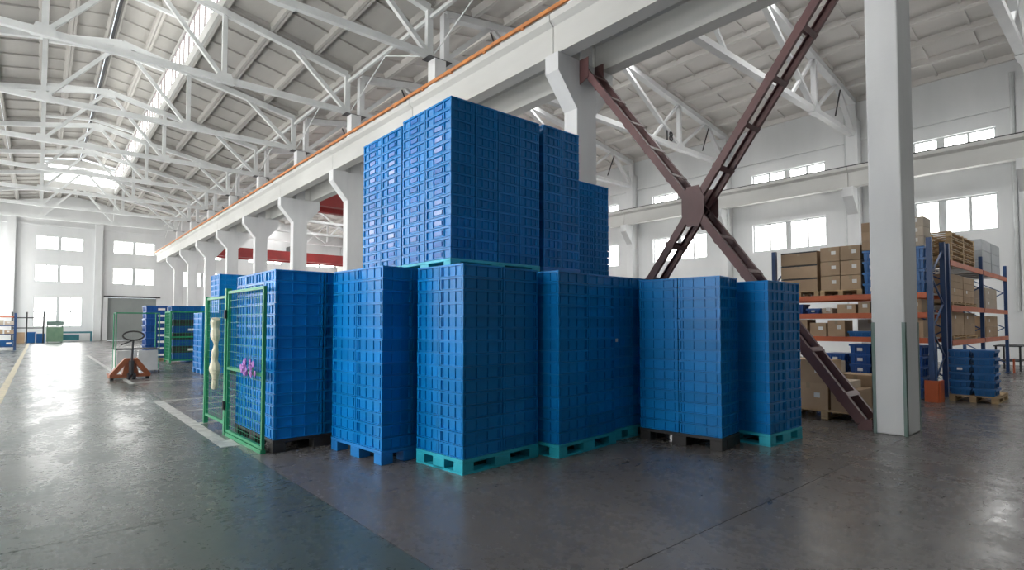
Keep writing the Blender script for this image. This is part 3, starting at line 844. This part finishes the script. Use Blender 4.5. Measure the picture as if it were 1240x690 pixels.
# rack B
bx0, by0 = 15.6, 3.0
rb = thing('pallet_rack', 'distant blue and orange pallet rack carrying empty pallets by the right wall', 'rack', (bx0, by0, 0))
PX = [0, 3.75, 7.5]; BD = 1.05
LB = [1.15, 1.95, 2.98]
for x in PX:
    for yy in (0, BD):
        MB().box(x - .05, yy - .04, .02, x + .05, yy + .04, 3.35).build('upright', M['rackblue'], rb)
        MB().box(x - .08, yy - .07, 0, x + .08, yy + .07, .02).build('foot_plate', M['rackblue'], rb)
    MB().box(x - .09, -.16, 0, x + .09, -.13, .42).build('foot_guard', M['rackorange'], rb)
    zz = .3; flip = 0
    while zz < 3.0:
        a, b = ((.05, BD - .05) if flip == 0 else (BD - .05, .05))
        MB().bar((x, a, zz), (x, b, zz + .55), .03, .03).build('frame_brace', M['rackblue'], rb); zz += .55; flip ^= 1
for z in LB:
    for xa, xb in zip(PX, PX[1:]):
        for yy in (-.03, BD + .03): MB().box(xa + .05, yy - .02, z - .12, xb - .05, yy + .02, z).build('beam', M['rackorange'], rb)
        for k in range(5):
            xx = xa + .2 + k * .78
            MB().box(xx, 0, z - .03, xx + .1, BD, z - .001).build('deck_strip', M['grey'], rb)
gC = 'goods on the distant rack'
for k in range(5):
    wood_pallet((bx0 + .5 + .04 * (k % 2), by0 + .02, LB[2] + .002 + k * .145), 0, 2.6, 1.0, 'empty wooden pallet on the distant rack top, %s from bottom' % ORD[k + 1], gC, h=.14)
for j in range(2):
    for k in range(3):
        carton((bx0 + 4.3 + j * 1.4, by0 + .05, LB[2] + .002 + k * .31), 1.3, .95, .30, 'grey wrapped carton on distant rack top, %s column, %s layer' % (['left', 'right'][j], ['lowest', 'middle', 'top'][k]), 'wrap', gC, face='y', lab=False)
for lv, nm_ in ((1, 'middle'), (0, 'lower')):
    for j in range(2):
        for k in range(4 if lv else 2):
            hh = .165 if lv else .28
            carton((bx0 + .55 + j * 1.3, by0 + .05, LB[lv] + .10 + k * hh), 1.25, .95, hh - .005, 'brown carton, %s level of distant rack left bay, %s column, %s up' % (nm_, ['left', 'right'][j], ORD[k + 1]), 'card', gC, face='y', lab=(k == 1))
    wood_pallet((bx0 + .5, by0 + .02, LB[lv] + .002), 0, 2.7, 1.0, 'wooden pallet under cartons on the %s level of distant rack' % nm_, gC, h=.095)
    for k in range(2):
        carton((bx0 + 4.6, by0 + .05, LB[lv] + .002 + k * .3), 1.7, .95, .295, '%s carton, %s level of distant rack right bay, %s' % ('pale', nm_, ['bottom', 'top'][k]), 'card_pale' if lv else 'card', gC, face='y')
for j in range(3):
    for k in range(2):
        tote((bx0 + 4.2 + j * .9, by0 + .1, .02 + k * .33), .8, .6, .32, 'blue tote under the distant rack right bay, %s, %s' % (ORD[j + 1], ['bottom', 'top'][k]), gC, mat='toteblue', face='y')
# small desk by the right wall
dk = thing('work_table', 'small dark metal work table standing by the right wall', 'table', (23.9, 2.75, 0))
MB().box(0, 0, .78, 1.6, .7, .82).build('table_top', M['dark'], dk)
for xx in (.03, 1.52):
    for yy in (.03, .62): MB().box(xx, yy, 0, xx + .05, yy + .05, .78).build('leg', M['dark'], dk)
MB().box(.05, .05, .3, 1.55, .65, .33).build('shelf', M['dark'], dk)

# ------------------------------------------------------------------ pallet jack and trolley in the aisle
pj = thing('pallet_jack', 'orange hand pallet jack with black steering handle in the left aisle', 'pallet jack', (1.95, 18.35, 0), math.radians(8))
for s in (-1, 1):
    f = MB(); f.box(s * .19 - .08, .25, .055, s * .19 + .08, 1.35, .10); f.build('fork', M['jack'], pj)
    MB().tube((s * .19 - .05, 1.2, .04), (s * .19 + .05, 1.2, .04), .04, 12).build('fork_wheel', M['dark'], pj)
    MB().bar((s * .44, .12, .10), (s * .09, .08, .56), .12, .12, (0, 1, 0)).build('chassis_arm', M['jack'], pj)
    MB().tube((s * .06 - .03, -.02, .09), (s * .06 + .03, -.02, .09), .09, 14).build('steer_wheel', M['dark'], pj)
    MB().tube((s * .42 - .04, .12, .05), (s * .42 + .04, .12, .05), .05, 12).build('side_roller', M['dark'], pj)
MB().box(-.48, .05, .06, .48, .26, .14).build('crosshead', M['jack'], pj)
MB().prism_y([(-.2, .14), (.2, .14), (.09, .58), (-.09, .58)], .06, .22).build('mast_shield', M['jack'], pj)
MB().tube((0, 0, .12), (0, 0, .52), .06, 12).build('pump', M['dark'], pj)
MB().tube((0, -.03, .5), (0, -.12, 1.10), .024, 10).build('handle_shaft', M['dark'], pj)
hp = [(.25 * math.sin(2 * math.pi * k / 16), -.13 - .02 * math.cos(2 * math.pi * k / 16), 1.20 + .12 * -math.cos(2 * math.pi * k / 16)) for k in range(17)]
MB().path(hp, .020, 8).build('handle_loop', M['black_plastic'], pj)
MB().bar((-.03, -.1, 1.06), (-.28, -.12, .96), .025, .03).build('release_lever', M['dark'], pj)

tl = thing('frame_trolley', 'trolley with grey panels and thin green tube frame behind the pallet jack', 'trolley', (1.75, 20.2, 0), math.radians(0))
for sx_ in (0, 1.1):
    for sy_ in (0, .75):
        MB().tube((sx_, sy_, .10), (sx_, sy_, 1.86), .015, 8).build('post', M['green'], tl)
        MB().tube((sx_ - .02, sy_, .05), (sx_ + .02, sy_, .05), .05, 12).build('caster', M['dark'], tl)
for sy_ in (0, .75): MB().tube((0, sy_, 1.86), (1.1, sy_, 1.86), .013, 8).build('top_rail', M['green'], tl)
for sx_ in (0, 1.1): MB().tube((sx_, 0, 1.86), (sx_, .75, 1.86), .013, 8).build('top_rail', M['green'], tl)
MB().box(-.01, -.01, .10, 1.11, .76, .16).build('base', M['grey'], tl)
MB().box(.03, -.005, .16, .54, .01, .72).build('panel', M['grey'], tl); MB().box(.57, -.005, .16, 1.07, .01, .72).build('panel', M['grey'], tl)
MB().box(0, .03, .16, .015, .72, .72).build('panel', M['grey'], tl)
MB().box(0, 0, .74, 1.1, .75, .77).build('shelf', M['dark'], tl)

# tote stack and caged stack farther down the aisle
for k in range(8):
    tote((3.30, 26.9, .12 + k * .27), .78, 1.1, .265, 'large navy tote with white label, stacked left of cage, %s up' % ORD[k + 1], 'tall labelled tote stack in the left hall', face='y')
wood_pallet((3.30, 26.9, 0), 0, .8, 1.1, 'pallet under the tall labelled tote stack', h=.12)
MB()
def cage(loc, lx, ly, h, label):
    c = thing('mesh_cage', label, 'cage', loc)
    for xx in (0, lx):
        for yy in (0, ly): MB().box(xx - .03, yy - .03, 0, xx + .03, yy + .03, h).build('post', M['green'], c)
    for z in (.12, h / 2, h - .03):
        MB().box(.03, -.025, z - .025, lx - .03, .025, z + .025).build('rail', M['green'], c)
        MB().box(-.025, .03, z - .025, .025, ly - .03, z + .025).build('rail', M['green'], c)
        MB().box(.03, ly - .025, z - .025, lx - .03, ly + .025, z + .025).build('rail', M['green'], c)
        MB().box(lx - .025, .03, z - .025, lx + .025, ly - .03, z + .025).build('rail', M['green'], c)
    MB().box(.03, .03, .08, lx - .03, ly - .03, .12).build('base', M['green'], c)
    wm = MB(); yy = .07
    while yy < ly: wm.box(-.004, yy - .004, .1, .004, yy + .004, h); yy += .06
    xx = .1
    while xx < lx: wm.box(xx - .003, -.004, .1, xx + .003, .004, h); xx += .1
    zz = .2
    while zz < h: wm.box(0, -.004, zz - .003, lx, .004, zz + .003); wm.box(-.004, 0, zz - .003, .004, ly, zz + .003); zz += .12
    w = wm.build('wire_mesh', M['green'], c); w['kind'] = 'stuff'
    return c
cage((3.86, 24.75, 0), 1.12, 1.15, 2.02, 'green wire mesh cage holding dark totes in the left hall')
for k in range(7):
    tote((3.94, 24.83, .13 + k * .262), .95, .95, .26, 'dark tote inside the green mesh cage, %s up' % ORD[k + 1], 'totes in the green cage', face='y', lab=k in (1, 4), mat='black_plastic' if k % 2 else 'navy')
tote((3.90, 25.0, 2.04), 1.05, .8, .20, 'blue tote lying on top of the green mesh cage', None, mat='toteblue', lab=False)

# further blue crate stacks behind the gate
def far_stack(key, desc, corner, sx, sy, nx, ny, layers, lh, pdesc):
    plastic_pallet((corner[0], corner[1], 0), 0, sx, sy, M['bluepal'], pdesc, 'feet')
    stack(key, desc, corner, 0, sx, sy, nx, ny, layers, .15, lh, 'ribbed_crate', M['blue'], 'ribbed', RIBX, RIBY, '', SN, drop=lambda i, j, k: i > 0 and j > 0, hidden_all='full')
far_stack('f1', 'low stack beyond the green gate', (3.76, 18.9), 1.2, 1.2, 2, 2, 10, .172, 'blue pallet under the low crate stack beyond the green gate')
far_stack('f2', 'tall stack beyond the green gate', (4.55, 20.4), 1.2, 1.2, 2, 2, 17, .18, 'blue pallet under the tall crate stack beyond the green gate')
far_stack('f3', 'stack against far columns', (5.3, 30.0), 1.2, 1.2, 2, 2, 13, .172, 'blue pallet under the crate stack against the far columns')

# ------------------------------------------------------------------ things along the far wall and on the far left
lr = thing('small_rack', 'short blue rack with small goods at the far left edge', 'rack', (-2.6, 42.6, 0))
for xx in (0, 1.55):
    for yy in (0, .6): MB().box(xx - .05, yy - .04, 0, xx + .05, yy + .04, 2.15).build('upright', M['rackblue'], lr)
for z in (.25, .95, 1.45, 1.95): MB().box(.05, 0, z - .06, 1.5, .6, z).build('shelf', M['rackblue'] if z < 1.9 else M['rackorange'], lr)
gD = 'goods on the far left rack'
for j in range(2): tote((-2.5 + j * .72, 42.65, .252), .68, .5, .34, 'blue tote on the bottom shelf of far left rack, %s' % ['left', 'right'][j], gD, face='y', mat='toteblue')
for j in range(3): carton((-2.5 + j * .5, 42.65, .952), .42, .45, .3 - .05 * j, 'small carton on middle shelf of far left rack, %s' % ORD[j + 1], 'card', gD, face='y')
for j in range(3): carton((-2.5 + j * .5, 42.65, 1.452), .44, .45, .24 + .05 * (j % 2), 'small carton on upper shelf of far left rack, %s' % ORD[j + 1], 'card_pale', gD, face='y')
fn = thing('guard_railing', 'thin grey post and rail barrier near the far left window', 'railing', (-1.6, 57.5, 0))
for xx in (0, .85, 1.85): MB().tube((xx, 0, 0), (xx, 0, 2.45), .05, 8).build('post', M['dark'], fn)
for z in (1.2, 2.0): MB().tube((0, 0, z), (1.85, 0, z), .04, 8).build('rail', M['dark'], fn)
for j in range(2): tote((-.75 + j * .58, 57.9, 0), .55, .6, .75 + .12 * (1 - j), 'blue bin on the floor behind the far barrier, %s' % ['left', 'right'][j], 'blue bins by the far barrier', face='y', mat='toteblue', lab=False)
carton((-1.35, 57.9, 0), .5, .6, .85, 'tall yellowish carton behind the far barrier', 'card', face='y', lab=False)
ct = thing('cabinet_cart', 'pale green cabinet cart standing before the far window', 'cart', (.45, 58.0, 0))
MB().box(0, 0, .08, 1.05, .7, 1.25).build('body', M['cart_green'], ct); MB().box(-.03, -.03, 1.38, 1.08, .73, 1.75).build('hood', M['guard'], ct)
for xx in (.03, .97): MB().box(xx, .03, 1.25, xx + .05, .67, 1.38).build('strut', M['dark'], ct)
MB().box(.05, -.01, .2, 1.0, 0, 1.15).build('door_panel', M['cart_green'], ct)
for xx in (.1, .95):
    for yy in (.1, .6): MB().tube((xx - .02, yy, .04), (xx + .02, yy, .04), .04, 10).build('caster', M['dark'], ct)
be = thing('work_bench', 'long low teal work bench along the far wall', 'bench', (1.35, 60.5, 0))
MB().box(0, 0, .72, 2.2, .8, .86).build('bench_top', M['teal'], be); MB().box(.1, .1, .12, 1.3, .7, .60).build('drawer_unit', M['teal'], be)
for xx in (.02, 2.08):
    for yy in (.03, .7): MB().box(xx, yy, 0, xx + .1, yy + .1, .72).build('leg', M['teal'], be)

# ------------------------------------------------------------------ crates that cannot be told apart singly
ro = REST.build('crate_fill', M['blue']); ro['kind'] = 'stuff'; ro['label'] = 'blue crates in the far stacks beyond the green gate and inside the front stacks'; ro['category'] = 'crate'
